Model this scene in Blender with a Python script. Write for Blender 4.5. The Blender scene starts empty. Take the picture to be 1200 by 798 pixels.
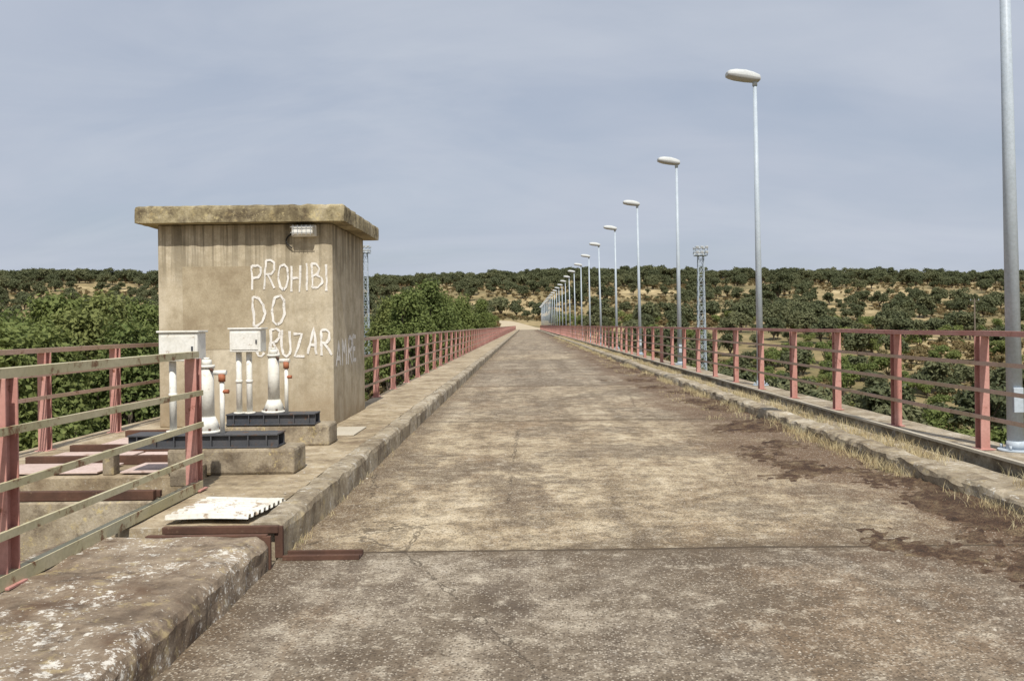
import bpy, bmesh, math, random
import numpy as np
from mathutils import Vector, Matrix, noise
random.seed(7); rng=np.random.default_rng(7)
scene=bpy.context.scene
H=1.45; ROLL=math.radians(0.7)
def P(px,py,Y):
    rx,ry=px-615,py-381; c,s=math.cos(ROLL),math.sin(ROLL)
    dx=rx*c-ry*s; dy=ry*c+rx*s
    return Vector((dx*Y/1000,Y,H-dy*Y/1000))
# ---------------------------------------------------------------- materials
class NT:
    def __init__(s,name):
        s.m=bpy.data.materials.new(name); s.m.use_nodes=True
        s.t=s.m.node_tree; s.n=s.t.nodes; s.l=s.t.links
        s.b=s.n['Principled BSDF']; s.b.inputs['Roughness'].default_value=.9
        s.b.inputs['Specular IOR Level'].default_value=.25
        s.co=s.n.new('ShaderNodeTexCoord').outputs['Object']
    def mapping(s,scale=(1,1,1),loc=(0,0,0)):
        n=s.n.new('ShaderNodeMapping'); s.l.new(s.co,n.inputs[0])
        n.inputs['Scale'].default_value=scale; n.inputs['Location'].default_value=loc
        return n.outputs[0]
    def noise(s,scale,detail=5,rough=.6,vec=None,dist=0):
        n=s.n.new('ShaderNodeTexNoise'); s.l.new(vec or s.co,n.inputs['Vector'])
        n.inputs['Scale'].default_value=scale; n.inputs['Detail'].default_value=detail
        n.inputs['Roughness'].default_value=rough; n.inputs['Distortion'].default_value=dist
        return n.outputs[0]
    def voro(s,scale,vec=None,feat='F1',out=0):
        n=s.n.new('ShaderNodeTexVoronoi'); s.l.new(vec or s.co,n.inputs['Vector'])
        n.inputs['Scale'].default_value=scale; n.feature=feat
        return n.outputs[out]
    def ramp(s,f,stops):
        n=s.n.new('ShaderNodeValToRGB'); s.l.new(f,n.inputs[0])
        e=n.color_ramp.elements
        while len(e)<len(stops): e.new(.5)
        for i,(p,c) in enumerate(stops):
            e[i].position=p
            if not isinstance(c,(tuple,list)): c=(c,c,c)
            e[i].color=(c[0],c[1],c[2],1)
        return n.outputs[0]
    def mix(s,f,a,b,mode='MIX'):
        n=s.n.new('ShaderNodeMix'); n.data_type='RGBA'; n.blend_type=mode
        for k,v in ((0,f),(6,a),(7,b)):
            if isinstance(v,bpy.types.NodeSocket): s.l.new(v,n.inputs[k])
            elif k==0: n.inputs[0].default_value=v
            else: n.inputs[k].default_value=(v[0],v[1],v[2],1)
        return n.outputs[2]
    def math(s,op,a,b=0.0,c=None,clamp=False):
        n=s.n.new('ShaderNodeMath'); n.operation=op; n.use_clamp=clamp
        for k,v in ((0,a),(1,b),(2,c)):
            if v is None: continue
            if isinstance(v,bpy.types.NodeSocket): s.l.new(v,n.inputs[k])
            else: n.inputs[k].default_value=v
        return n.outputs[0]
    def xyz(s):
        n=s.n.new('ShaderNodeSeparateXYZ'); s.l.new(s.co,n.inputs[0]); return n.outputs
    def rng(s,v,a,b,c=0.,d=1.):
        n=s.n.new('ShaderNodeMapRange'); s.l.new(v,n.inputs[0])
        for i,q in enumerate((a,b,c,d)): n.inputs[i+1].default_value=q
        return n.outputs[0]
    def color(s,c):
        if isinstance(c,bpy.types.NodeSocket): s.l.new(c,s.b.inputs['Base Color'])
        else: s.b.inputs['Base Color'].default_value=(c[0],c[1],c[2],1)
    def bump(s,h,strength=.5,dist=.01):
        n=s.n.new('ShaderNodeBump'); n.inputs['Strength'].default_value=strength
        n.inputs['Distance'].default_value=dist; s.l.new(h,n.inputs['Height'])
        s.l.new(n.outputs[0],s.b.inputs['Normal'])

def concrete(name,dark,mid,light,lichen=0.0,lich_col=(.62,.6,.54),stain=(.1,.07,.04),stain_amt=.35,drip=False,bump=.6):
    t=NT(name)
    n1=t.noise(1.3,8,.62); n2=t.noise(7,6,.7); n3=t.noise(55,3,.7)
    f=t.math('MULTIPLY_ADD',n2,.45,t.math('MULTIPLY',n1,.6))
    c=t.ramp(f,[(.42,dark),(.52,mid),(.62,light)])
    c=t.mix(t.ramp(n3,[(.35,.0),(.75,.40)]),c,(mid[0]*.45,mid[1]*.42,mid[2]*.4))
    st=t.ramp(t.noise(2.1,8,.7,dist=.4),[(.50,0),(.64,stain_amt)])
    c=t.mix(st,c,stain)
    if drip:
        d=t.noise(1.0,5,.6,vec=t.mapping((7,7,.45)))
        c=t.mix(t.ramp(d,[(.50,0),(.70,.35)]),c,(dark[0]*.6,dark[1]*.57,dark[2]*.52))
        z=t.xyz()[2]
        d2=t.noise(1.0,6,.65,vec=t.mapping((9,9,.30),(4,4,0)))
        d3=t.noise(1.6,4,.6,vec=t.mapping((1,1,1),(2,7,0)))
        top=t.math('MULTIPLY',t.rng(t.math('ADD',z,t.math('MULTIPLY',d3,.9)),2.3,3.2,0,1),t.ramp(d2,[(.46,0),(.56,.9)]))
        c=t.mix(top,c,(.12,.10,.065))
        c=t.mix(t.math('MULTIPLY',t.rng(z,2.66,2.8,0,.55),t.ramp(n1,[(.3,.3),(.6,1)])),c,(.11,.09,.06))
        wash=t.math('MULTIPLY',t.rng(z,2.5,.6,.1,1),t.ramp(t.noise(1.,5,.65,vec=t.mapping((3,3,.5),(8,1,2))),[(.46,0),(.58,.5)]))
        c=t.mix(wash,c,(.62,.56,.44))
        mot=t.ramp(t.noise(3.2,8,.72,vec=t.mapping((1,1,1),(5,5,5))),[(.48,0),(.62,.55)])
        c=t.mix(mot,c,(.28,.235,.16))
        bot=t.math('MULTIPLY',t.rng(z,.95,.2,0,1),t.ramp(n1,[(.35,.25),(.6,.9)]))
        c=t.mix(bot,c,(.23,.165,.095))
    if lichen>0:
        big=t.noise(2.6,6,.7); w=t.noise(75,3,.6)
        a=t.noise(17,7,.78,vec=t.mapping((1,1,1),(1,2,3)))
        gate=t.ramp(big,[(.42,0),(.62,1)])
        m=t.math('ADD',a,t.math('MULTIPLY',gate,.10))
        m=t.ramp(m,[(.655-.04*lichen,0),(.70-.04*lichen,1)])
        c=t.mix(t.math('MULTIPLY',m,.85*min(1,lichen+.2)),c,lich_col)
        v=t.math('ADD',t.voro(38),t.math('MULTIPLY',w,.6))
        ms=t.math('LESS_THAN',v,t.math('ADD',.34,t.math('MULTIPLY',gate,.22*lichen)))
        c=t.mix(t.math('MULTIPLY',ms,.75*min(1,lichen+.1)),c,lich_col)
        v2=t.noise(8,7,.75,vec=t.mapping((1,1,1),(3,5,1)))
        c=t.mix(t.ramp(v2,[(.56,0),(.64,.55*min(1,lichen+.3))]),c,(.40,.315,.16))
        v3=t.noise(5,7,.75,vec=t.mapping((1,1,1),(9,5,1)))
        c=t.mix(t.ramp(v3,[(.54,0),(.64,.7*min(1,lichen+.2))]),c,(.07,.05,.036))
    t.color(c)
    t.bump(t.math('ADD',t.math('MULTIPLY',n3,.5),n2),bump,.012)
    return t.m

def road_mat():
    t=NT('weathered_road_concrete'); x,y,z=t.xyz()
    big=t.noise(.33,6,.6); med=t.noise(1.9,8,.72,dist=.3); fine=t.noise(38,4,.75); m5=t.noise(6,8,.75)
    streak=t.noise(1.,6,.65,vec=t.mapping((1.9,.12,1)))
    f=t.math('ADD',t.math('MULTIPLY',med,.45),t.math('ADD',t.math('MULTIPLY',big,.2),t.math('MULTIPLY',streak,.35)))
    tan=t.ramp(f,[(.43,(.22,.165,.10)),(.49,(.39,.305,.195)),(.54,(.51,.415,.275)),(.61,(.63,.535,.385))])
    grey=t.ramp(f,[(.43,(.11,.085,.062)),(.49,(.215,.175,.13)),(.55,(.32,.268,.20)),(.63,(.46,.40,.315))])
    jy=t.math('ADD',y,t.math('MULTIPLY',t.noise(1.1,3,.5),.10))
    sl=t.math('DIVIDE',t.math('SUBTRACT',jy,5.55),7.4)
    fl=t.math('FLOOR',sl)
    wn=t.n.new('ShaderNodeTexWhiteNoise'); wn.noise_dimensions='1D'; t.l.new(fl,wn.inputs['W'])
    slabdark=t.math('MULTIPLY_ADD',wn.outputs[0],.6,.2)
    near=t.math('LESS_THAN',sl,0.)
    first=t.math('LESS_THAN',sl,1.)
    slabdark=t.math('MULTIPLY',slabdark,t.math('SUBTRACT',1.,first))
    g=t.math('MAXIMUM',t.math('MULTIPLY',near,1.),slabdark)
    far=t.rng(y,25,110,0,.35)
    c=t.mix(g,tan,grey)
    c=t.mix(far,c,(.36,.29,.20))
    rs=t.ramp(t.noise(.8,8,.74,vec=t.mapping((1,.5,1),(9,2,0))),[(.50,0),(.61,.6)])
    c=t.mix(rs,c,(.22,.145,.082))
    dp=t.ramp(t.noise(.55,9,.74,vec=t.mapping((1,.8,1),(4,9,0))),[(.50,0),(.55,.6)])
    c=t.mix(dp,c,(.14,.107,.073))
    c=t.mix(t.ramp(m5,[(.49,0),(.60,.65)]),c,(.12,.09,.06))
    c=t.mix(t.ramp(m5,[(.36,.55),(.46,0)]),c,(.60,.53,.41))
    nb=t.noise(.9,8,.72,vec=t.mapping((1,.6,1)))
    e=t.math('ADD',x,t.math('MULTIPLY',t.math('SUBTRACT',nb,.5),4.6))
    c=t.mix(t.rng(e,2.0,2.9,0,.85),c,(.13,.078,.045))
    e2=t.math('ADD',x,t.math('MULTIPLY',t.math('SUBTRACT',nb,.5),.9))
    c=t.mix(t.rng(e2,-1.15,-1.6,0,.75),c,(.14,.10,.062))
    v=t.voro(85); ag=t.voro(85,out=1)
    sep=t.n.new('ShaderNodeSeparateColor'); t.l.new(ag,sep.inputs[0])
    li=t.math('MULTIPLY',t.math('GREATER_THAN',sep.outputs[0],.80),t.math('LESS_THAN',v,.5))
    c=t.mix(t.math('MULTIPLY',li,.5),c,(.62,.55,.44))
    dk=t.math('MULTIPLY',t.math('LESS_THAN',sep.outputs[0],.28),t.math('LESS_THAN',v,.55))
    c=t.mix(t.math('MULTIPLY',dk,.65),c,(.06,.045,.032))
    c=t.mix(t.ramp(fine,[(.5,0),(.68,.65)]),c,(.12,.09,.06))
    lv=t.noise(15,7,.8,vec=t.mapping((1,1,1),(6,6,6)))
    lm=t.math('MULTIPLY',t.ramp(lv,[(.60,0),(.64,1)]),t.ramp(t.noise(.7,4,.6),[(.45,.1),(.58,.7)]))
    c=t.mix(lm,c,(.64,.59,.5))
    fr=t.math('FRACT',sl); d=t.math('MINIMUM',fr,t.math('SUBTRACT',1.,fr))
    wj=t.math('ADD',-.0002,t.math('MULTIPLY',t.noise(5,4,.7),.0052))
    j=t.math('LESS_THAN',d,wj)
    c=t.mix(t.math('MULTIPLY',j,.85),c,(.035,.025,.016))
    js=t.rng(d,0,.035,.7,0)
    c=t.mix(t.math('MULTIPLY',js,t.ramp(m5,[(.35,.2),(.6,1)])),c,(.11,.08,.05))
    cr=t.voro(.42,vec=t.mapping((1,.6,1)),feat='DISTANCE_TO_EDGE')
    crn=t.math('ADD',cr,t.math('MULTIPLY',t.math('SUBTRACT',t.noise(6,4,.6),.5),.07))
    cm=t.math('MULTIPLY',t.math('LESS_THAN',t.math('ABSOLUTE',crn),.003),t.math('GREATER_THAN',big,.48))
    c=t.mix(t.math('MULTIPLY',cm,.65),c,(.06,.045,.03))
    t.color(c)
    t.bump(t.math('ADD',t.math('MULTIPLY',v,.6),t.math('SUBTRACT',fine,t.math('MULTIPLY',j,2.))),.8,.009)
    return t.m

def paint(name,base,alt,rust_amt=.5,rough=.6,scale=9,rust=(.16,.055,.025)):
    t=NT(name); n=t.noise(scale,7,.7); n2=t.noise(scale*.25,4,.6)
    c=t.mix(t.ramp(n2,[(.4,0),(.62,1)]),base,alt)
    c=t.mix(t.ramp(n,[(.66-.25*rust_amt,0),(.72-.2*rust_amt,.9)]),c,rust)
    c=t.mix(t.ramp(t.noise(40,3,.6),[(.4,0),(.8,.4)]),c,(base[0]*.5,base[1]*.5,base[2]*.45))
    t.color(c); t.b.inputs['Roughness'].default_value=rough; t.bump(n,.3,.003)
    return t.m
def leaf(name,a,b,c3,tl=.28):
    t=NT(name)
    oi=t.n.new('ShaderNodeObjectInfo')
    n=t.noise(.9,4,.6); n2=t.noise(7,2,.5)
    c=t.ramp(oi.outputs['Random'],[(0,a),(.55,b),(1,c3)])
    c=t.mix(t.ramp(n,[(.4,0),(.62,.5)]),c,(a[0]*.6,a[1]*.65,a[2]*.65))
    c=t.mix(t.ramp(n2,[(.45,0),(.7,.6)]),c,(c3[0]*1.25,c3[1]*1.25,c3[2]*1.15))
    t.color(c); t.b.inputs['Roughness'].default_value=.75
    tr=t.n.new('ShaderNodeBsdfTranslucent'); t.l.new(c,tr.inputs[0])
    mx=t.n.new('ShaderNodeMixShader'); mx.inputs[0].default_value=tl
    t.l.new(t.b.outputs[0],mx.inputs[1]); t.l.new(tr.outputs[0],mx.inputs[2])
    t.l.new(mx.outputs[0],t.n['Material Output'].inputs[0])
    return t.m

M={}
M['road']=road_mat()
M['walk_near']=concrete('lichen_concrete',(.11,.082,.058),(.22,.17,.12),(.34,.275,.20),lichen=1.,lich_col=(.66,.63,.56),stain=(.11,.062,.035),stain_amt=.6)
M['walk']=concrete('walkway_concrete',(.23,.18,.115),(.38,.305,.20),(.50,.42,.295),lichen=.4,stain=(.15,.10,.06),stain_amt=.5)
M['kerbr']=concrete('kerb_concrete',(.19,.15,.10),(.34,.285,.20),(.48,.42,.32),lichen=.6,stain=(.10,.07,.045),stain_amt=.5)
M['wall']=concrete('render_wall',(.37,.31,.21),(.51,.44,.315),(.60,.53,.40),drip=True,stain=(.29,.235,.15),stain_amt=.35,bump=.35)
M['patch']=concrete('repair_mortar',(.32,.26,.17),(.41,.345,.235),(.47,.40,.28),stain_amt=.3,stain=(.23,.175,.11),bump=.25)
M['roof']=concrete('roof_concrete',(.17,.138,.08),(.32,.27,.16),(.46,.40,.27),lichen=.7,lich_col=(.50,.42,.23),stain=(.08,.06,.038),stain_amt=.85)
M['plinth']=concrete('plinth_concrete',(.19,.155,.11),(.33,.275,.195),(.46,.40,.30),lichen=.6,lich_col=(.54,.44,.21),stain=(.09,.06,.035),stain_amt=.7)
M['dam']=concrete('dam_concrete',(.14,.12,.09),(.22,.19,.14),(.3,.26,.2),stain_amt=.5)
M['pink']=paint('faded_red_paint',(.52,.28,.24),(.44,.205,.17),.22)
M['rail']=paint('weathered_rail_paint',(.48,.335,.27),(.41,.31,.21),.3)
M['yrail']=paint('ochre_rail_paint',(.54,.49,.33),(.44,.40,.24),.42)
M['galv']=paint('galvanised_steel',(.46,.52,.58),(.40,.46,.52),.0,.45,rust=(.42,.44,.46))
M['lampw']=paint('lamp_housing_grey',(.56,.58,.58),(.48,.5,.5),.0,.5,rust=(.45,.45,.43))
M['white']=paint('chalky_white_paint',(.78,.77,.72),(.68,.66,.59),.2,.55,14,(.30,.18,.10))
M['whitesheet']=paint('white_sheet_metal',(.74,.73,.68),(.62,.59,.51),.45,.6,10,(.33,.22,.13))
M['rust']=paint('rusty_steel',(.12,.063,.043),(.07,.04,.03),.3,.9,14,(.19,.125,.08))
M['darksteel']=paint('dark_steel',(.06,.065,.075),(.085,.085,.09),.4,.6,rust=(.13,.07,.04))
M['pinkplate']=paint('pink_primer_plate',(.60,.47,.42),(.50,.39,.34),.4,.7,5,(.30,.19,.13))
M['paleplate']=paint('pale_cover_slab',(.50,.45,.36),(.43,.38,.29),.0,.8,5,(.38,.33,.25))
M['dark']=paint('rubber_and_slot_shade',(.02,.02,.02),(.03,.03,.03),0,.7,rust=(.03,.03,.03))  # cable rubber; also paints the shade in the ledge slot
M['orange']=paint('rusty_valve',(.38,.14,.07),(.28,.09,.045),.2,.6)
def glassy():
    t=NT('lamp_diffuser'); t.color(t.mix(t.noise(20),(.40,.41,.41),(.3,.31,.31))); t.b.inputs['Roughness'].default_value=.3; return t.m
M['glass']=glassy()
def graff():
    t=NT('white_spray_paint'); t.color(t.mix(t.noise(8),(.83,.81,.77),(.75,.72,.66)))
    a=t.math('MULTIPLY',t.ramp(t.noise(30,6,.8),[(.34,.15),(.47,1)]),t.ramp(t.noise(4,3,.6),[(.35,.75),(.6,1)]))
    t.l.new(a,t.b.inputs['Alpha']); return t.m
M['graff']=graff()
def bark():
    t=NT('bark'); t.color(t.mix(t.noise(6,5,.7),(.09,.07,.05),(.16,.13,.1))); return t.m
M['bark']=bark()
M['oak']=leaf('oak_leaves',(.085,.10,.05),(.125,.138,.068),(.175,.178,.09))
M['green']=leaf('broadleaf_leaves',(.12,.16,.048),(.17,.21,.062),(.23,.245,.085),.35)
M['scrub']=leaf('scrub_leaves',(.20,.145,.065),(.26,.175,.08),(.17,.155,.075))
def straw():
    t=NT('dry_grass_blades'); oi=t.voro(9,out=1)
    sep=t.n.new('ShaderNodeSeparateColor'); t.l.new(oi,sep.inputs[0])
    t.color(t.ramp(sep.outputs[0],[(0,(.34,.26,.14)),(.5,(.50,.41,.23)),(.85,(.56,.49,.31)),(1,(.22,.2,.1))])); return t.m
M['straw']=straw()
def moss():
    t=NT('moss_and_dirt'); n=t.noise(5,7,.75); n2=t.noise(60,3,.7)
    c=t.ramp(n,[(.35,(.055,.034,.023)),(.47,(.12,.07,.042)),(.57,(.21,.145,.085)),(.7,(.40,.31,.18))])
    c=t.mix(t.ramp(n2,[(.42,0),(.66,.75)]),c,(.045,.03,.02)); t.color(c); t.bump(n2,1.,.03); return t.m
M['moss']=moss()
def ground():
    t=NT('dry_hillside_ground')
    n=t.noise(.012,8,.6); n2=t.noise(.11,7,.7); n3=t.noise(1.3,4,.7)
    c=t.ramp(t.math('ADD',t.math('MULTIPLY',n,.5),t.math('MULTIPLY',n2,.5)),
      [(.42,(.15,.13,.06)),(.49,(.24,.185,.09)),(.55,(.38,.29,.15)),(.62,(.58,.47,.27))])
    c=t.mix(t.ramp(n3,[(.4,0),(.7,.5)]),c,(.13,.11,.05))
    t.color(c); t.bump(n2,.5,.5); return t.m
M['ground']=ground()
def dirt():
    t=NT('pale_dirt'); t.color(t.mix(t.noise(.5,6,.7),(.50,.42,.30),(.38,.31,.21))); return t.m
M['dirt']=dirt()
def gravel():
    t=NT('loose_stones'); t.color(t.ramp(t.noise(3,2,.5),[(.35,(.16,.12,.085)),(.5,(.36,.31,.24)),(.65,(.55,.5,.42))])); return t.m
M['gravel']=gravel()
# ---------------------------------------------------------------- mesh builder
class B:
    def __init__(s,name,mats): s.name=name; s.mats=mats; s.bm=bmesh.new()
    def box(s,x0,x1,y0,y1,z0,z1,m=0,bev=0,mtx=None):
        r=bmesh.ops.create_cube(s.bm,size=1)
        vs=r['verts']
        for v in vs:
            v.co=Vector((x0+(v.co.x+.5)*(x1-x0),y0+(v.co.y+.5)*(y1-y0),z0+(v.co.z+.5)*(z1-z0)))
            if mtx: v.co=mtx@v.co
        fs={f for v in vs for f in v.link_faces}
        for f in fs: f.material_index=m
        if bev:
            es=list({e for v in vs for e in v.link_edges})
            r=bmesh.ops.bevel(s.bm,geom=es,offset=bev,segments=2,affect='EDGES',profile=.5)
            for f in r['faces']: f.material_index=m
        return s
    def cyl(s,p,q,r,r2=None,seg=16,m=0):
        p,q=Vector(p),Vector(q); r2=r if r2 is None else r2
        d=q-p; u=d.normalized(); a=u.orthogonal().normalized(); b=u.cross(a)
        A=[];C=[]
        for i in range(seg):
            t=2*math.pi*i/seg; o=a*math.cos(t)+b*math.sin(t)
            A.append(s.bm.verts.new(p+o*r)); C.append(s.bm.verts.new(q+o*r2))
        for i in range(seg):
            j=(i+1)%seg
            f=s.bm.faces.new((A[i],A[j],C[j],C[i])); f.smooth=True; f.material_index=m
        f=s.bm.faces.new(A[::-1]); f.material_index=m
        f=s.bm.faces.new(C); f.material_index=m
        return s
    def beam(s,p,q,w,h=None,m=0):
        p,q=Vector(p),Vector(q); h=h or w; d=(q-p); L=d.length; u=d.normalized()
        up=Vector((0,0,1)) if abs(u.z)<.9 else Vector((0,1,0))
        a=u.cross(up).normalized(); b=a.cross(u).normalized()
        vs=[]
        for c in (p,q):
            for sx,sz in ((-1,-1),(1,-1),(1,1),(-1,1)):
                vs.append(s.bm.verts.new(c+a*sx*w/2+b*sz*h/2))
        for f in ((3,2,1,0),(4,5,6,7),(0,1,5,4),(1,2,6,5),(2,3,7,6),(3,0,4,7)):
            F=s.bm.faces.new([vs[i] for i in f]); F.material_index=m
        return s
    def strip(s,prof,ys,m=0,jit=0.0,closed=True,freq=3.):
        rings=[]
        for y in ys:
            ring=[]
            for k,(x,z) in enumerate(prof):
                if jit:
                    j=noise.noise_vector(Vector((x*freq,y*freq,z*freq+k*.37)))*jit
                    j+=noise.noise_vector(Vector((x*freq*4,y*freq*4,k*.9)))*jit*.35
                else: j=Vector((0,0,0))
                ring.append(s.bm.verts.new((x+j.x,y,z+j.z)))
            rings.append(ring)
        n=len(prof)
        for a,b in zip(rings,rings[1:]):
            for i in range(n if closed else n-1):
                j=(i+1)%n
                f=s.bm.faces.new((a[i],a[j],b[j],b[i])); f.material_index=m
        if closed:
            s.bm.faces.new(rings[0][::-1]).material_index=m; s.bm.faces.new(rings[-1]).material_index=m
        return s
    def done(s,parent=None,loc=None):
        bmesh.ops.recalc_face_normals(s.bm,faces=s.bm.faces)
        me=bpy.data.meshes.new(s.name); s.bm.to_mesh(me); s.bm.free()
        for k in s.mats: me.materials.append(M[k])
        o=bpy.data.objects.new(s.name,me); scene.collection.objects.link(o)
        if parent: o.parent=parent
        if loc: o.location=loc
        return o
def empty(name):
    o=bpy.data.objects.new(name,None); scene.collection.objects.link(o); return o
def frange(a,b,st):
    n=max(1,int(round((b-a)/st))); return [a+(b-a)*i/n for i in range(n+1)]

END=250.
XL,XR=-1.55,3.56
# ---------------------------------------------------------------- terrain
def sm(t): t=min(1,max(0,t)); return t*t*(3-2*t)
def terr(x,y):
    ax=abs(x)
    a=sm((y-95)/(155+.45*max(0,ax-25)))
    r=sm((y-262)/(380.+.1*ax))
    ridge=34-.016*x+6*noise.noise(Vector((x*.004,y*.002,3.3)))
    z=-13+13*a+ridge*r
    nn=noise.noise(Vector((x*.012,y*.012,0)))*3+noise.noise(Vector((x*.04,y*.04,5)))*1.0
    k=sm((ax-6)/30) if y>225 else 1
    k2=sm((y-262)/60) if y>225 else 1
    z+=nn*max(k,k2 if y>225 else k)
    if y<-120: z+=20*sm((-120-y)/300)
    return z
def coords(lo,hi,near,step0,grow):
    out=[near]; s=step0; v=near
    while v<hi: v+=s; s*=grow; out.append(min(v,hi))
    s=step0; v=near; o2=[]
    while v>lo: v-=s; s*=grow; o2.append(max(v,lo))
    return o2[::-1]+out
xs=coords(-2500,2500,0,5,1.022); ys=coords(-1500,3500,200,5,1.018)
vv=[(x,y,terr(x,y)) for y in ys for x in xs]; nx=len(xs)
ff=[(j*nx+i,j*nx+i+1,(j+1)*nx+i+1,(j+1)*nx+i) for j in range(len(ys)-1) for i in range(nx-1)]
me=bpy.data.meshes.new('ground'); me.from_pydata(vv,[],ff); me.materials.append(M['ground'])
me.polygons.foreach_set('use_smooth',[True]*len(ff))
g=bpy.data.objects.new('ground',me); scene.collection.objects.link(g)
b=B('dirt_road',['dirt']); prev=None
for y in frange(END-4,318,4):
    cx=.9-((max(0,y-275))**1.6)*.03; w=3.2+max(0,(min(y,262)-246))*.3-max(0,y-280)*.05
    row=[b.bm.verts.new((cx+q*w,y,max(terr(cx+q*w,y),-.02 if y<262 else -99)+.07)) for q in (-1,-.5,0,.5,1)]
    if prev:
        for i in range(4): b.bm.faces.new((prev[i],prev[i+1],row[i+1],row[i]))
    prev=row
b.done()
# ---------------------------------------------------------------- road + dam
b=B('road',['road'])
yy=frange(-12,30,.5)+frange(30,END,4)[1:]; prev=None
for y in yy:
    row=[b.bm.verts.new((x,y,.0)) for x in (XL-.02,-.5,.5,1.5,2.5,XR+.02)]
    if prev:
        for i in range(5): b.bm.faces.new((prev[i],prev[i+1],row[i+1],row[i]))
    prev=row
b.done()
b=B('dam_wall',['dam'])
b.box(-2.78,4.95,-12,END+3,-.55,-.03)
b.box(-1.2,3.4,-12,END+3,-16,-.56)
for y in frange(-8,240,12.4):
    b.box(-2.5,-1.21,y,y+.8,-16,-.56); b.box(3.41,4.6,y,y+.8,-16,-.56)
b.done()
near_y=frange(-4,5.12,.06)
b=B('walkway',['walk_near'])
prof=[(XL,-.03),(XL-.005,.08),(XL-.01,.14),(XL-.03,.175),(XL-.08,.2)]+[(x,.2) for x in (-1.75,-1.9,-2.05,-2.2,-2.35,-2.5,-2.65)]+[(-2.78,.2),(-2.8,.17),(-2.8,-.54)]
b.strip(prof,near_y,jit=.02,freq=5); b.done()
b=B('walkway',['walk'])
prof=[(XL-.23,-.02),(XL-.23,.185),(-2.1,.19),(-2.4,.19),(-2.72,.19),(-2.75,.17),(-2.75,-.54)]
b.strip(prof,frange(5.42,20,.12)+frange(20,END,2)[1:],jit=.008); b.done()
b=B('kerb',['kerbr'])
prof=[(XL,-.02),(XL-.005,.16),(XL-.02,.195),(XL-.05,.21),(XL-.19,.21),(XL-.215,.19),(XL-.225,-.02)]
b.strip(prof,frange(5.42,20,.08)+frange(20,END,2)[1:],jit=.018,freq=4); b.done()
b=B('expansion_joint',['rust','dam'])
b.box(-2.3,-1.57,5.13,5.17,.16,.208,0,.004); b.box(-2.3,-1.57,5.37,5.41,.16,.205,0,.004)
b.box(-1.595,-1.545,5.125,5.155,-.0,.2,0,.004); b.box(-1.595,-1.545,5.385,5.415,0,.2,0,.004)
b.box(-2.75,-1.62,5.18,5.36,-.5,-.1,1)
b.box(-1.53,-1.05,5.32,5.345,.0,.03,0,.003); b.box(-1.53,-1.05,5.44,5.465,.0,.03,0,.003); b.box(-1.53,-1.05,5.35,5.435,.004,.010,0)
b.done()
b=B('corrugated_sheet',['whitesheet'])
rows=[]
for j in range(97):
    v=j/96; yy_=5.5+.62*v; row=[]
    for i in range(13):
        u=i/12; x=-2.34+.54*u+.07*v
        ph=v*8%1; tz=.024 if .15<ph<.6 else 0
        z=.225+tz+.008*math.sin(u*3+v*2)
        row.append(b.bm.verts.new((x,yy_,z)))
    rows.append(row)
for a,c in zip(rows,rows[1:]):
    for i in range(12):
        f=b.bm.faces.new((a[i],a[i+1],c[i+1],c[i]))
o=b.done(); sd=o.modifiers.new('thick','SOLIDIFY'); sd.thickness=.004

b=B('kerb',['kerbr'])
prof=[(XR,-.02),(XR+.005,.09),(XR+.02,.125),(XR+.06,.14),(XR+.2,.145),(XR+.26,.135),(XR+.28,-.02)]
b.strip(prof,frange(-4,20,.08)+frange(20,END,2)[1:],jit=.028,freq=4); b.done()
b=B('drainage_gutter',['kerbr'])
prof=[(XR+.285,-.02),(XR+.285,.085),(4.0,.07),(4.22,.085),(4.22,-.02)]
b.strip(prof,frange(-4,20,.3)+frange(20,END,4)[1:],jit=.01); b.done()
b=B('parapet_ledge',['kerbr','galv','dark','paleplate'])
b.strip([(4.36,-.02),(4.36,.15),(4.38,.17),(4.9,.17),(4.95,.15),(4.95,-.02)],frange(-4,20,.3)+frange(20,END,4)[1:],jit=.006)
b.box(4.225,4.355,-4,END,-.02,.03,2)  # near-black slot floor: shade of the gap painted in as colour
b.box(4.30,4.36,-4,END,.175,.20,3); 
b.done()
b=B('moss_patch',['moss']); rows=[]
for y in frange(3,70,.06):
    row=[]
    for x in frange(1.9,XR+.02,.05):
        d=(x-1.9)/(XR-1.9)
        n=noise.fractal(Vector((x*1.3,y*.8,1.)),1.,2.1,6)
        rough=noise.noise(Vector((x*14,y*14,2)))*.026+noise.noise(Vector((x*31,y*31,4)))*.018
        hgt=-.012+(d-.56)*.055+n*.055+rough
        if y>14: hgt-=min(.02,(y-14)*.0008)
        row.append(b.bm.verts.new((x,y,max(-.02,min(.045,hgt)))))
    rows.append(row)
for a,c in zip(rows,rows[1:]):
    for i in range(len(a)-1):
        q=(a[i],a[i+1],c[i+1],c[i])
        if max(v.co.z for v in q)>-.002: b.bm.faces.new(q).smooth=True
bmesh.ops.delete(b.bm,geom=[v for v in b.bm.verts if not v.link_faces],context='VERTS')
b.done()
V=[];F=[]
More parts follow.
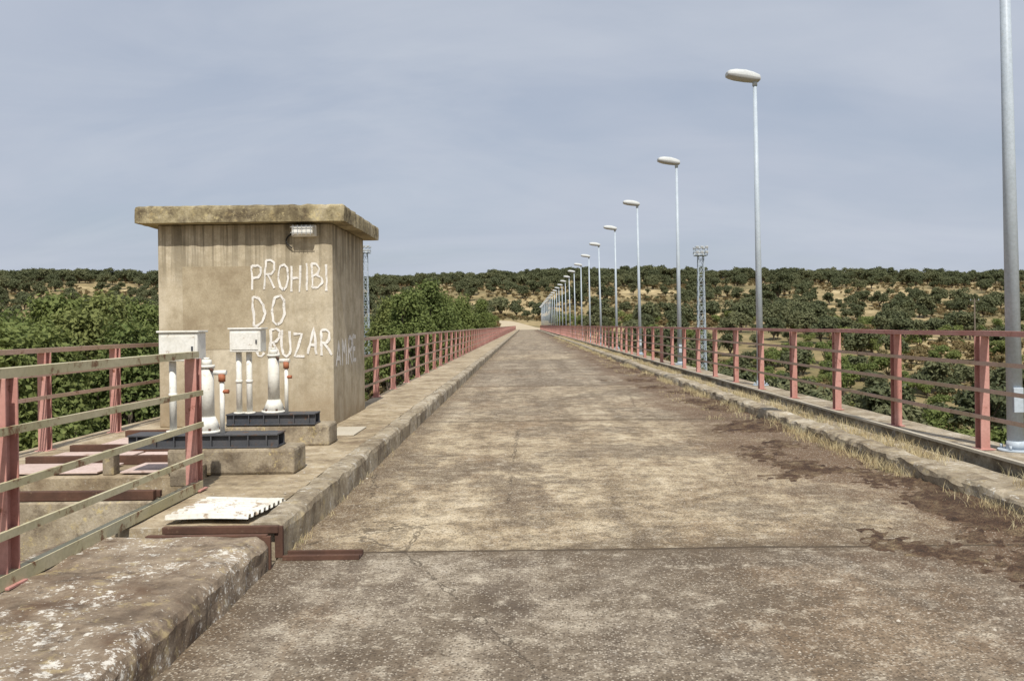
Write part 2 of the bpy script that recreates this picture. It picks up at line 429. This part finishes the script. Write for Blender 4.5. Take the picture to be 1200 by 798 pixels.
for _ in range(2600):
    y=2.2+random.random()**2*28; r_=random.random()
    if r_<.35: x=random.uniform(XL+.01,XR-.05); z=0
    elif r_<.65: x=XR-abs(random.gauss(0,.5)); z=0
    elif r_<.8: x=XL+abs(random.gauss(0,.12)); z=0
    else: x=random.uniform(-2.5,-1.65); z=.2 if y<5.1 else .19
    if x>XR-.02 or 5.1<y<5.5 and x<-1.: continue
    s=random.uniform(.002,.007) if random.random()<.93 else random.uniform(.007,.014)
    k=len(V); pts=[(1,0,.2),(-.3,.9,.1),(-.8,-.5,.2),(.1,0,1.),(0,-.9,.2)]
    a=random.uniform(0,6.28); ca,sa=math.cos(a),math.sin(a)
    for (u,v_,w_) in pts:
        u*=random.uniform(.7,1.3); v_*=random.uniform(.7,1.3)
        V.append((x+(u*ca-v_*sa)*s,y+(u*sa+v_*ca)*s,z+w_*s*.9-.001))
    F.extend([(k,k+1,k+3),(k+1,k+2,k+3),(k+2,k+4,k+3),(k+4,k,k+3)])
me=bpy.data.meshes.new('loose_gravel'); me.from_pydata(V,[],F); me.materials.append(M['gravel'])
scene.collection.objects.link(bpy.data.objects.new('loose_gravel',me))
V=[];F=[]
def blade(x,y,z,h,w):
    a=random.uniform(0,6.283); lean=random.uniform(.1,.9)*h; la=random.uniform(0,6.283)
    dx,dy=math.cos(a)*w,math.sin(a)*w; k=len(V)
    V.extend([(x-dx,y-dy,z),(x+dx,y+dy,z),(x+dx*.6+math.cos(la)*lean*.4,y+dy*.6+math.sin(la)*lean*.4,z+h*.6),
      (x-dx*.6+math.cos(la)*lean*.4,y-dy*.6+math.sin(la)*lean*.4,z+h*.6),(x+math.cos(la)*lean,y+math.sin(la)*lean,z+h)])
    F.extend([(k,k+1,k+2,k+3),(k+3,k+2,k+4)])
for _ in range(9000):
    y=3.5+ (random.random()**1.7)*95
    zone=random.random()
    if zone<.5: x=random.uniform(3.84,4.2); z=.07
    elif zone<.85: x=XR-abs(random.gauss(0,.10)); z=0
    else: x=random.uniform(2.7,XR); z=.0
    if noise.noise(Vector((x*1.5,y*.6,7)))<(-.1 if zone<.85 else .1): continue
    for i in range(random.randint(4,9)):
        blade(x+random.gauss(0,.035),y+random.gauss(0,.035),z,random.uniform(.02,.14)*(1 if zone<.85 else .4),random.uniform(.001,.0022)*(1+y*.05))
for _ in range(90):
    y=5.5+random.random()**1.6*40; x=XL+abs(random.gauss(0,.03))
    for i in range(5): blade(x+random.gauss(0,.02),y+random.gauss(0,.02),0,random.uniform(.02,.06),.002)
me=bpy.data.meshes.new('dry_grass'); me.from_pydata(V,[],F); me.materials.append(M['straw'])
scene.collection.objects.link(bpy.data.objects.new('dry_grass',me))

# ---------------------------------------------------------------- railings
def railing(X,y0,y1,zb,zt,first,sp,mids,rm=1,base=None,lod=40):
    b=B('metal_railing',['pink','rail','yrail'])
    y=first; ps=[]
    while y<=y1+.01: ps.append(y); y+=sp
    for y in ps:
        if y<lod:
            j=random.uniform(-.008,.008)
            b.box(X-.045+j,X+.045+j,y-.055,y-.045,zb,zt-.05,0,.002)
            b.box(X-.045+j,X+.045+j,y+.045,y+.055,zb,zt-.05,0,.002)
            b.box(X-.005+j,X+.005+j,y-.0448,y+.0448,zb,zt-.05,0)
            b.box(X-.075,X+.075,y-.08,y+.08,zb,zb+.012,0,.002)
        else: b.box(X-.045,X+.045,y-.05,y+.05,zb,zt-.05,0)
    ps=sorted(ps); seg=[y0]+[p for p in ps if y0<p<y1]+[y1]
    def wob(y,k): return noise.noise(Vector((y*.37,k*3.1,X)))*.012
    for a,c in zip(seg,seg[1:]):
        b.beam((X,a,zt-.025+wob(a,0)),(X,c,zt-.025+wob(c,0)),.07,.05,rm if rm!=1 else 0 if X>0 else 1)
        for k,z in enumerate(mids):
            b.beam((X+(-.057 if X>0 else .055),a,z+wob(a,k+1)),(X+(-.057 if X>0 else .055),c,z+wob(c,k+1)),.012 if rm==1 else .02,.04,rm)
        if base: b.beam((X+.03,a,zb+base/2+.001),(X+.03,c,zb+base/2+.001),.05,base,2)
    return b.done()
railing(4.5,-3.4,END,.175,1.335,8.4-1.97*6,1.97,(1.03,.76,.5))
railing(-2.68,13.25,END,.19,1.28,13.35,1.97,(.97,.72,.47))
railing(-2.58,-1,6.66,.2,1.27,1.77,2.43,(.96,.71,.46),rm=2,base=.07)
railing(-5.1,3.0,13.2,.18,1.27,7.5,1.55,(1.,.75,.5),rm=1)

# ---------------------------------------------------------------- platform
b=B('gate_platform',['plinth','rust','pinkplate','dark','walk','darksteel','paleplate'])
b.box(-5.35,-2.76,7.35,13.3,-.6,.185,4,.01)
b.box(-5.35,-2.82,6.42,6.62,-.9,.16,0,.015)
b.box(-5.3,-2.82,6.44,6.50,.165,.235,1,.004)
b.box(-5.3,-2.82,6.56,6.60,.165,.215,1,.004)
b.box(-5.35,-5.0,-4,6.41,-.35,.18,0,.01)
b.box(-5.35,-5.0,6.63,7.34,-.35,.18,0,.01)
b.box(-5.35,-2.85,-4,-1,-16,.15,0)
b.box(-5.35,-2.85,7.4,13.3,-16,-.61,0)
for (yc,x1,x0) in ((7.55,-2.0,-3.1),(9.3,-2.1,-3.4)):
    b.box(x0,x1,yc-.2,yc+.2,.188,.415,0,.025)
b.box(-2.95,-2.75,7.05,7.34,.15,.3,0,.01)
def chan(x0,x1,y,z,w=.26,h=.12):
    b.box(x0,x1,y-w/2,y+w/2,z,z+.014,5,.002); b.box(x0,x1,y-w/2,y+w/2,z+h-.014,z+h,5,.002)
    b.box(x0,x1,y-w/2+.03,y-w/2+.045,z+.0145,z+h-.0145,5); b.box(x0,x1,y+w/2-.045,y+w/2-.03,z+.0145,z+h-.0145,5)
    x=x0+.08
    while x<x1: b.box(x,x+.01,y-w/2+.002,y-w/2+.029,z+.0145,z+h-.0145,5); x+=.16
chan(-3.45,-2.15,7.5,.418); chan(-3.2,-2.25,9.22,.418)
b.box(-3.7,-3.6,7.44,7.56,.186,.40,0,.01)
b.box(-4.7,-3.75,7.45,7.95,.2,.215,2,.003); b.box(-3.55,-3.15,7.45,7.95,.2,.215,2,.003)
b.box(-4.7,-3.2,8.0,8.07,.187,.27,1,.004)
b.box(-4.7,-3.9,8.15,8.7,.2,.215,2,.003); b.box(-3.85,-2.9,8.2,8.65,.2,.215,2,.003)
b.box(-4.7,-3.0,8.78,8.85,.187,.27,1,.004)
b.box(-4.6,-3.6,8.95,9.8,.2,.22,2,.003)
b.box(-4.7,-3.0,10.0,10.08,.187,.27,1,.004)
b.box(-2.35,-2.0,9.9,10.7,.192,.205,6,.003)
b.done()
# ---------------------------------------------------------------- hydraulic gear
def hyd(x,y,z,h):
    b=B('hydraulic_cylinder',['white','orange','rust'])
    b.cyl((x,y,z),(x,y,z+.025),.13,m=0,seg=24); b.cyl((x,y,z+.025),(x,y,z+.14),.115,.068,24)
    b.cyl((x,y,z+.14),(x,y,z+h*.86),.062,.058,seg=24)
    b.cyl((x,y,z+h*.86),(x,y,z+h*.9),.068,seg=24); b.cyl((x,y,z+h*.9),(x,y,z+h*.97),.045,.04,24)
    b.cyl((x,y,z+h*.97),(x,y,z+h),.025,seg=12)
    for k in range(6):
        a=k*math.pi/3; b.cyl((x+.11*math.cos(a),y+.11*math.sin(a),z+.025),(x+.11*math.cos(a),y+.11*math.sin(a),z+.045),.012,seg=6,m=2)
    px=x+.15
    b.cyl((px,y-.05,z),(px,y-.05,z+h*.68),.02,seg=12); b.cyl((px,y-.05,z+h*.68),(px,y-.05,z+h*.78),.03,seg=12,m=1)
    b.cyl((px-.07,y-.05,z+h*.80),(px+.04,y-.05,z+h*.80),.022,seg=12,m=0)
    b.cyl((x,y-.02,z+h*.9),(px-.06,y-.05,z+h*.80),.014,seg=8,m=2)
    b.cyl((px+.0,y-.05,z+h*.55),(px+.06,y-.05,z+h*.55),.018,seg=8,m=1)
    b.done()
hyd(-2.80,7.5,.54,.66); hyd(-2.72,9.22,.54,.70)
def cab(xc,y,z0,z1,w,legs,zb):
    b=B('control_box',['white','darksteel','rust'])
    b.box(xc-w/2,xc+w/2,y-.1,y+.1,z0,z1,0,.008)
    b.box(xc-w/2-.015,xc+w/2+.015,y-.115,y+.115,z1+.001,z1+.018,0,.004)
    b.box(xc-w/2+.025,xc+w/2-.025,y-.108,y-.101,z0+.025,z1-.03,0,.003)
    b.box(xc+w/2-.05,xc+w/2-.035,y-.118,y-.109,z0+.09,z0+.13,1)
    for lx in legs:
        b.cyl((lx,y,zb),(lx,y,z0),.03,seg=14); b.cyl((lx,y,zb),(lx,y,zb+.015),.06,seg=14)
        b.cyl((lx,y,(zb+z0)/2),(lx,y,(zb+z0)/2+.03),.036,seg=14)
    b.done()
cab(-2.97,9.15,1.20,1.44,.33,(-3.07,-2.96),.54)
cab(-3.03,7.55,1.17,1.42,.34,(-3.12,),.54)
# ---------------------------------------------------------------- hut
hut=empty('concrete_control_hut')
x0,x1,y0,y1,zt=-4.72,-2.47,11.0,13.12,2.79
b=B('walls',['wall']); b.box(x0,x1,y0,y1,.186,zt,0,.012); b.done(hut)
b=B('roof_slab',['roof'])
def rough_slab(b,x0,x1,y0,y1,z0,z1,n=60,jit=.016):
    rings=[]
    for (ins,z) in ((.0,z0),(.0,z0+.06),(.0,z1-.05),(.008,z1-.02),(.04,z1)):
        ring=[]
        for side in range(4):
            for i in range(n):
                t=i/n
                if side==0: p=(x0+ins+(x1-x0-2*ins)*t,y0+ins)
                elif side==1: p=(x1-ins,y0+ins+(y1-y0-2*ins)*t)
                elif side==2: p=(x1-ins-(x1-x0-2*ins)*t,y1-ins)
                else: p=(x0+ins,y1-ins-(y1-y0-2*ins)*t)
                j=noise.noise_vector(Vector((p[0]*9,p[1]*9,z*5)))*jit
                ring.append(b.bm.verts.new((p[0]+j.x,p[1]+j.y,z+j.z*.8*(.3 if z==z0 else 1))))
        rings.append(ring)
    for a,c in zip(rings,rings[1:]):
        for i in range(4*n):
            k=(i+1)%(4*n); b.bm.faces.new((a[i],a[k],c[k],c[i]))
    b.bm.faces.new(rings[0][::-1]); b.bm.faces.new(rings[-1])
rough_slab(b,x0-.2,x1+.2,y0-.2,y1+.2,zt+.008,zt+.225)
b.done(hut)
b=B('wall_repair_patch',['patch'])
p0=P(215,410,11); p1=P(298,312,11)
b.box(p0.x,p1.x,y0-.004,y0+.02,p0.z,p1.z,0,.001)
b.done(hut)
b=B('bulkhead_light',['white','glass','dark'])
p=P(355,270,10.9)
b.box(p.x-.16,p.x+.16,10.93,10.998,p.z-.075,p.z+.075,0,.015)
b.box(p.x-.135,p.x+.135,10.85,10.929,p.z-.055,p.z+.055,0,.02)
for k in range(5): 
    xx=p.x-.11+k*.055; b.beam((xx,10.842,p.z-.065),(xx,10.842,p.z+.065),.007,.007,1)
for dz in (-.035,.035): b.beam((p.x-.145,10.836,p.z+dz),(p.x+.145,10.836,p.z+dz),.007,.007,1)
pts=[Vector((p.x-.15,10.96,p.z-.02))]+[Vector((p.x-.15-.09*math.sin(t*3.0),10.975,p.z-.02-.2*t)) for t in (.1,.25,.4,.55,.7,.85,1.)]
for a,c in zip(pts,pts[1:]): b.cyl(a,c,.009,seg=6,m=2)
b.done(hut)
G={'P':[[(0,0),(0,1.4)],[(0,1.4),(.35,1.42),(.58,1.25),(.6,.95),(.4,.75),(0,.7)]],
'R':[[(0,0),(.05,1.4)],[(.05,1.4),(.35,1.42),(.57,1.25),(.6,.95),(.4,.75),(0,.7)],[(.2,.7),(.65,0)]],
'O':[[(.3,0),(.1,.2),(0,.6),(.03,1.),(.15,1.3),(.4,1.4),(.6,1.15),(.64,.6),(.5,.15),(.3,0)]],
'H':[[(0,0),(0,1.4)],[(.55,0),(.55,1.4)],[(0,.7),(.55,.72)]],
'I':[[(.15,0),(.15,1.4)]],
'B':[[(0,0),(0,1.4)],[(0,1.4),(.35,1.38),(.5,1.1),(.35,.8),(0,.7)],[(.3,.75),(.57,.6),(.6,.3),(.4,.05),(0,0)]],
'D':[[(0,0),(0,1.4)],[(0,1.4),(.3,1.35),(.55,1.05),(.6,.6),(.45,.2),(.2,.02),(0,0)]],
'C':[[(.6,1.2),(.45,1.38),(.25,1.35),(.07,1.1),(0,.7),(.05,.3),(.22,.04),(.42,.02),(.6,.2)]],
'U':[[(0,1.4),(.0,.5),(.08,.12),(.27,0),(.47,.15),(.55,.6),(.55,1.4)]],
'Z':[[(0,1.35),(.55,1.4),(0,.02),(.6,0)]],
'A':[[(0,0),(.3,1.4),(.6,0)],[(.12,.5),(.48,.5)]],
'M':[[(0,0),(.05,1.4),(.3,.7),(.55,1.4),(.62,0)]],
'E':[[(.5,1.4),(0,1.4),(0,0),(.5,0)],[(0,.7),(.4,.7)]]}
b=B('graffiti_lettering',['graff'])
lay=[0]
def stroke(pts,w,fn):
    pts=[Vector(p) for p in pts]; fine=[]
    for a,c in zip(pts,pts[1:]):
        for k in range(5): fine.append(a.lerp(c,k/5))
    fine.append(pts[-1])
    fine=[p+Vector((noise.noise(Vector((p.x*9,p.y*9,1))),noise.noise(Vector((p.x*9,p.y*9,5)))))*.018 for p in fine]
    lay[0]+=1; k=.00025*(lay[0]%7); L=[];R=[]
    for i,p in enumerate(fine):
        d=(fine[min(i+1,len(fine)-1)]-fine[max(i-1,0)])
        u=d.normalized() if d.length>1e-6 else Vector((1,0)); nr=Vector((-u.y,u.x))*w/2*(1+.6*noise.noise(Vector((p.x*16,p.y*16,8))))
        L.append(b.bm.verts.new(fn(*(p+nr),k))); R.append(b.bm.verts.new(fn(*(p-nr),k)))
    for i in range(len(fine)-1): b.bm.faces.new((L[i],L[i+1],R[i+1],R[i]))
def word(txt,A,Bz,C,D,side=False,w=.024):
    if side: fn=lambda u,v,k: Vector((x1+.0035+k,u,v))
    else:
        fn=lambda u,v,k: Vector((u,y0-.0085-k,v))
        a=P(A,D,11);c=P(C,Bz,11); A,D,C,Bz=a.x,a.z,c.x,c.z
    wd=[.45 if ch=='I' else 1 for ch in txt]; tot=sum(wd); cx=A; hh=Bz-D
    for i,ch in enumerate(txt):
        cw=(C-A)*wd[i]/tot; ox=cx+random.uniform(-.01,.01); oz=D+random.uniform(-.03,.03); sc=random.uniform(.88,1.1); sh=random.uniform(-.05,.1)
        for s in G[ch]:
            stroke([(ox+(x/.62*.72+sh*z)*cw,oz+z/1.4*hh*sc) for x,z in s],w,fn)
        cx+=cw
word('PROHIBI',295,309,388,341,w=.026); word('DO',297,345,338,382,w=.030); word('CRUZAR',300,387,391,417,w=.030)
word('AMRE',11.15,1.30,12.6,.96,side=True,w=.06)
b.done(hut)

# ---------------------------------------------------------------- street lamps
b=B('street_lamp',['galv','lampw','glass','dark'])
TOP=6.2
b.cyl((0,0,0),(0,0,.02),.16,seg=16); b.cyl((0,0,.02),(0,0,.1),.088,.08,20)
b.cyl((0,0,.1),(0,0,TOP-.08),.074,.036,20)
b.box(-.045,.045,-.086,-.06,.38,.62,0,.004)
for k in range(4):
    a=math.pi/4+k*math.pi/2; b.cyl((.13*math.cos(a),.13*math.sin(a),.02),(.13*math.cos(a),.13*math.sin(a),.06),.014,seg=6)
secs=[(.10,.08,.045,.0),(.08,.11,.08,.0),(-.05,.13,.115,.02),(-.2,.145,.13,.045),(-.4,.145,.12,.07),(-.52,.13,.09,.085),(-.57,.11,.06,.09),(-.58,.09,.04,.09)]
rings=[]
for (x,w,h,zc) in secs:
    ring=[]
    for k in range(16):
        a=2*math.pi*k/16
        ca,sa=math.cos(a),math.sin(a)
        yy2=w*math.copysign(abs(ca)**.55,ca); zz=h*math.copysign(abs(sa)**.6,sa)
        if zz<0: zz*=.7
        ring.append(b.bm.verts.new((x,yy2,TOP+zc+zz)))
    rings.append(ring)
for a,c in zip(rings,rings[1:]):
    for i in range(16):
        j=(i+1)%16; f=b.bm.faces.new((a[i],a[j],c[j],c[i])); f.smooth=True
        f.material_index=2 if 8<=i<=15 and a is not rings[0] else 1
b.bm.faces.new(rings[0]).material_index=1; b.bm.faces.new(rings[-1]).material_index=1
b.cyl((0,0,TOP-.14),(0,0,TOP-.02),.05,seg=14,m=0)
lamp=b.done()
for i in range(27):
    if i==0: o=lamp
    else:
        o=bpy.data.objects.new('street_lamp',lamp.data); scene.collection.objects.link(o)
    o.location=(4.76,8.3+8.97*i,.17)
    o.rotation_euler=(random.uniform(-.006,.006),math.radians(-.5+random.uniform(-.45,.35)),random.uniform(-.08,.08))
# ---------------------------------------------------------------- floodlight masts
def mast(x,y,ztop):
    zb=terr(x,y)-.3; b=B('floodlight_mast',['galv','lampw','glass'])
    h=ztop-zb; n=16
    def w(t): return .62-(.25*t)
    cs=((-1,-1),(1,-1),(1,1),(-1,1))
    for k in range(n):
        t0,t1=k/n,(k+1)/n
        for i in range(4):
            a=cs[i]; c=cs[(i+1)%4]
            p=Vector((x+a[0]*w(t0),y+a[1]*w(t0),zb+h*t0)); q=Vector((x+a[0]*w(t1),y+a[1]*w(t1),zb+h*t1))
            r=Vector((x+c[0]*w(t1),y+c[1]*w(t1),zb+h*t1)); s2=Vector((x+c[0]*w(t0),y+c[1]*w(t0),zb+h*t0))
            b.beam(p,q,.09); b.beam(p,r,.045); b.beam(q,r,.045); b.beam(s2,q,.04)
    b.box(x-.85,x+.85,y-.85,y+.85,ztop,ztop+.08)
    for dx in (-.8,.8):
        for dy in (-.8,.8): b.beam((x+dx,y+dy,ztop+.08),(x+dx,y+dy,ztop+1.2),.06)
    for zz in (.65,1.2):
        for dy in (-.8,.8): b.beam((x-.8,y+dy,ztop+zz),(x+.8,y+dy,ztop+zz),.05)
        for dx in (-.8,.8): b.beam((x+dx,y-.8,ztop+zz),(x+dx,y+.8,ztop+zz),.05)
    for i in range(3):
        for zz in (.25,.95):
            cx=x-.65+i*.65
            b.box(cx-.2,cx+.2,y-1.15,y-.9,ztop+zz,ztop+zz+.36,1,.03)
            b.box(cx-.17,cx+.17,y-1.18,y-1.155,ztop+zz+.05,ztop+zz+.31,2)
            b.box(cx-.2,cx+.2,y+.9,y+1.15,ztop+zz,ztop+zz+.36,1,.03)
    b.done()
p=P(821,300,120); mast(p.x,120,p.z); p=P(428,297,150); mast(p.x,150,p.z)
b=B('utility_pole',['bark','galv']); p=P(1142,350,150); zb=terr(p.x,150)
b.cyl((p.x,150,zb-.5),(p.x,150,p.z),.17,.11,12); b.beam((p.x-.8,150,p.z-.4),(p.x+.8,150,p.z-.4),.12)
for d in (-.7,0,.7): b.cyl((p.x+d,150,p.z-.33),(p.x+d,150,p.z-.1),.06,seg=8,m=1)
b.done()

# ---------------------------------------------------------------- trees
def tree_mesh(name,mat,hgt,rad,trunk,nl,nleaf,ls,seed,flat=.75,col=False):
    r=np.random.default_rng(seed); lobes=[]
    for i in range(nl):
        a=r.uniform(0,2*np.pi); q=r.uniform(.15,.72)*rad; t=r.uniform(0,1)
        zc=trunk+(hgt-trunk)*(.25+.5*t)
        if col: q*=(.9 if t<.6 else .45); zc=trunk+(hgt-trunk)*(.12+.78*t)
        R=rad*r.uniform(.28,.46)
        if zc+R*flat>hgt: zc=hgt-R*flat*r.uniform(.9,1.1)
        lobes.append((np.array([q*np.cos(a),q*np.sin(a),zc]),R))
    vs=[];fs=[];mi=[]
    def limb(p,q,r0,r1,sg=6):
        p=np.array(p,float);q=np.array(q,float); d=q-p;d/=np.linalg.norm(d)+1e-9
        a=np.cross(d,[.3,.9,.1]);a/=np.linalg.norm(a);c=np.cross(d,a);k=len(vs)
        for (cc,rr) in ((p,r0),(q,r1)):
            for i in range(sg):
                t=2*np.pi*i/sg; vs.append(tuple(cc+(a*np.cos(t)+c*np.sin(t))*rr))
        for i in range(sg):
            j=(i+1)%sg; fs.append((k+i,k+j,k+sg+j,k+sg+i)); mi.append(1)
    tr=hgt*.035; fork=np.array([r.normal(0,.1),r.normal(0,.1),trunk*.9])
    limb((0,0,-.6),fork,tr*1.3,tr)
    for c,R in lobes:
        midp=(fork+c)/2+r.normal(0,.15,3)*rad*.3
        limb(fork,midp,tr*.6,tr*.35,5); limb(midp,c,tr*.35,tr*.12,5)
    W=np.array([R**2 for c,R in lobes]); W/=W.sum()
    pick=r.choice(len(lobes),size=nleaf,p=W)
    for i in pick:
        c,R=lobes[i]; d=r.normal(0,1,3); d/=np.linalg.norm(d)
        if d[2]<-.5: d[2]*=-1
        rr=R*(r.uniform(.4,1.0)**.5)*(1+.22*np.sin(d[0]*7+d[1]*5+i)+r.normal(0,.11))
        pos=c+d*rr*np.array([1,1,flat])
        n=d*.8+r.normal(0,.5,3)+np.array([0,-.1,.35]); n/=np.linalg.norm(n)
        a=np.cross(n,r.normal(0,1,3));a/=np.linalg.norm(a)+1e-9;e=np.cross(n,a)
        s=ls*r.uniform(.6,1.3); k=len(vs)
        vs.extend([tuple(pos-a*s),tuple(pos+e*s*.55),tuple(pos+a*s),tuple(pos-e*s*.55)])
        fs.append((k,k+1,k+2,k+3)); mi.append(0)
    me=bpy.data.meshes.new(name); me.from_pydata(vs,[],fs)
    me.materials.append(M[mat]); me.materials.append(M['bark'])
    me.polygons.foreach_set('material_index',mi); return me
def scatter(name,meshes,pts):
    for vi,m in enumerate(meshes):
        V=[];F=[]
        for (x,y,z,s,rot,idx,_) in pts:
            if idx!=vi: continue
            k=len(V); h=s*.5; c,sn=math.cos(rot)*h,math.sin(rot)*h
            for (a,b_) in ((-1,-1),(1,-1),(1,1),(-1,1)): V.append((x+a*c-b_*sn,y+a*sn+b_*c,z))
            F.append((k,k+1,k+2,k+3))
        me=bpy.data.meshes.new(name); me.from_pydata(V,[],F)
        o=bpy.data.objects.new(name,me); scene.collection.objects.link(o)
        o.instance_type='FACES'; o.use_instance_faces_scale=True; o.instance_faces_scale=1.0
        o.show_instancer_for_render=False; o.show_instancer_for_viewport=False
        ch=bpy.data.objects.new(m.name,m); scene.collection.objects.link(ch); ch.parent=o
oaks=[tree_mesh('holm_oak','oak',6,3.2,1.0,10+i%3,1800,.32,10+i,flat=.9) for i in range(5)]
shr=[tree_mesh('rockrose_shrub','scrub',1.5,1.3,.1,6,380,.17,40+i) for i in range(3)]
bush=[tree_mesh('green_bush','green',4.5,2.6,.4,9,1600,.22,60+i) for i in range(3)]
clear=[(165,300,30),(62,128,12),(-40,420,22),(120,470,24),(30,520,22),(-120,520,20),(230,430,28)]
def isclear(x,y):
    for cx,cy,r in clear:
        if ((x-cx)/r)**2+((y-cy)/(r*.8))**2<1+.5*noise.noise(Vector((x*.1,y*.1,0))): return True
    return abs(x-1)<7 and y<300 or (abs(x)<11 and y<262)
po=[];pb=[];ps=[]
tries=0
while len(po)<5200 and tries<300000:
    tries+=1
    y=random.uniform(60,800); half=.85*y+60
    x=random.uniform(-half,half)
    if random.random()>(y+200)/950: continue
    if isclear(x,y): continue
    d=noise.noise(Vector((x*.03,y*.025,2)))
    if d<-.05 and y<540 and random.random()<.7: continue
    if 250<y<440 and abs(x)<60 and random.random()<.65: continue
    s=random.choice((random.uniform(.45,.85),random.uniform(.9,1.5)))*(1. if y>240 else .85)
    if y>540: s=random.uniform(.9,1.7)
    po.append((x,y,terr(x,y),s,random.uniform(0,6.28),random.randrange(5),1))
while len(pb)<1100:
    y=random.uniform(55,280); half=.85*y+50; x=random.uniform(-half,half)
    if isclear(x,y) or abs(x)<11: continue
    if noise.noise(Vector((x*.03,y*.03,9)))<(-.1 if x>0 else -.25): continue
    pb.append((x,y,terr(x,y),random.uniform(.4,1.1)*(1 if x>0 else 1.2),random.uniform(0,6.28),random.randrange(3),1))
while len(ps)<10000:
    y=random.uniform(60,600); half=.8*y+40; x=random.uniform(-half,half)
    if abs(x-1)<8 and y<320: continue
    if noise.noise(Vector((x*.025,y*.025,19)))<-.2: continue
    if isclear(x,y) and random.random()<.85: continue
    ps.append((x,y,terr(x,y),random.uniform(.5,1.5),random.uniform(0,6.28),random.randrange(3),1))
scatter('distant_oak_woodland',oaks,po); scatter('valley_bushes',bush,pb); scatter('hillside_scrub',shr,ps)
bl=[tree_mesh('broadleaf_tree','green',13,4.4,2.5,30,10000,.21,80+i,flat=.95,col=True) for i in range(4)]
spots=[(20,366,70),(75,350,82),(128,346,86),(165,356,100),(50,380,62),(100,368,75),(-40,360,80),(-90,370,75),(150,375,70),(5,390,55),
 (505,330,140),(478,343,120),(540,346,165),(566,352,200),(455,350,130),(520,346,150)]
for i,(px,py,Y) in enumerate(spots):
    q=P(px,py,Y); zb=terr(q.x,Y); s=(q.z-zb)/13
    o=bpy.data.objects.new('broadleaf_tree',bl[i%4]); scene.collection.objects.link(o)
    o.location=(q.x,Y,zb); w=max(.7,s*.9); o.scale=(w,w,s*1.02); o.rotation_euler=(0,0,random.uniform(0,6.28))

# ---------------------------------------------------------------- camera, light, sky
cam=bpy.data.cameras.new('camera'); co=bpy.data.objects.new('camera',cam); scene.collection.objects.link(co)
cam.lens=30; cam.sensor_width=36; cam.shift_x=-15/1200; cam.shift_y=-18/1200; cam.clip_end=6000; cam.clip_start=.05
co.matrix_world=Matrix.Translation((0,0,H))@Matrix.Rotation(math.radians(90),4,'X')@Matrix.Rotation(-ROLL,4,'Z')
scene.camera=co
el=math.radians(54); az=math.radians(172)
sdir=Vector((math.sin(az)*math.cos(el),math.cos(az)*math.cos(el),math.sin(el)))
sl=bpy.data.lights.new('sun','SUN'); sl.energy=4.8; sl.angle=math.radians(.6); sl.color=(1,.955,.88)
so=bpy.data.objects.new('sun',sl); scene.collection.objects.link(so); so.rotation_euler=(-sdir).to_track_quat('-Z','Y').to_euler(); so.location=(0,0,50)
w=bpy.data.worlds.new('World'); scene.world=w; w.use_nodes=True
n=w.node_tree.nodes; l=w.node_tree.links; bg=n['Background']; bg.inputs[1].default_value=.1
sky=n.new('ShaderNodeTexSky'); sky.sky_type='NISHITA'; sky.sun_disc=False; sky.sun_elevation=el; sky.sun_rotation=az; sky.dust_density=2
tc=n.new('ShaderNodeTexCoord'); sp=n.new('ShaderNodeSeparateXYZ'); l.new(tc.outputs['Generated'],sp.inputs[0])
def mth(op,a,b_):
    q=n.new('ShaderNodeMath'); q.operation=op
    for i,v in enumerate((a,b_)):
        if isinstance(v,bpy.types.NodeSocket): l.new(v,q.inputs[i])
        else: q.inputs[i].default_value=v
    return q.outputs[0]
zz=mth('ADD',mth('MAXIMUM',sp.outputs[2],0.),.28)
cx=n.new('ShaderNodeCombineXYZ'); l.new(mth('DIVIDE',sp.outputs[0],zz),cx.inputs[0]); l.new(mth('DIVIDE',sp.outputs[1],zz),cx.inputs[1])
def cloud(scale,rot,sc,p0,p1,c0,c1,dist,rough=.5):
    mp=n.new('ShaderNodeMapping'); mp.inputs['Scale'].default_value=scale; mp.inputs['Rotation'].default_value=(0,0,math.radians(rot)); l.new(cx.outputs[0],mp.inputs[0])
    ns=n.new('ShaderNodeTexNoise'); ns.inputs['Scale'].default_value=sc; ns.inputs['Detail'].default_value=9; ns.inputs['Roughness'].default_value=rough; ns.inputs['Distortion'].default_value=dist; l.new(mp.outputs[0],ns.inputs['Vector'])
    rp=n.new('ShaderNodeValToRGB'); l.new(ns.outputs[0],rp.inputs[0])
    e=rp.color_ramp.elements; e[0].position=p0; e[0].color=(c0,)*3+(1,); e[1].position=p1; e[1].color=(c1,)*3+(1,)
    return rp.outputs[0]
mx=n.new('ShaderNodeMix'); mx.data_type='RGBA'; l.new(cloud((.7,1.1,1),30,1.1,.36,.62,.68,1.,.5,.52),mx.inputs[0]); l.new(sky.outputs[0],mx.inputs[6]); mx.inputs[7].default_value=(4.9,5.4,6.4,1)
m2=n.new('ShaderNodeMix'); m2.data_type='RGBA'; l.new(cloud((.7,1.5,1),-25,1.5,.42,.74,0,.55,.7,.56),m2.inputs[0]); l.new(mx.outputs[2],m2.inputs[6]); m2.inputs[7].default_value=(6.1,6.5,7.2,1)
l.new(m2.outputs[2],bg.inputs[0])
scene.view_settings.view_transform='Standard'; scene.view_settings.look='None'; scene.view_settings.exposure=0
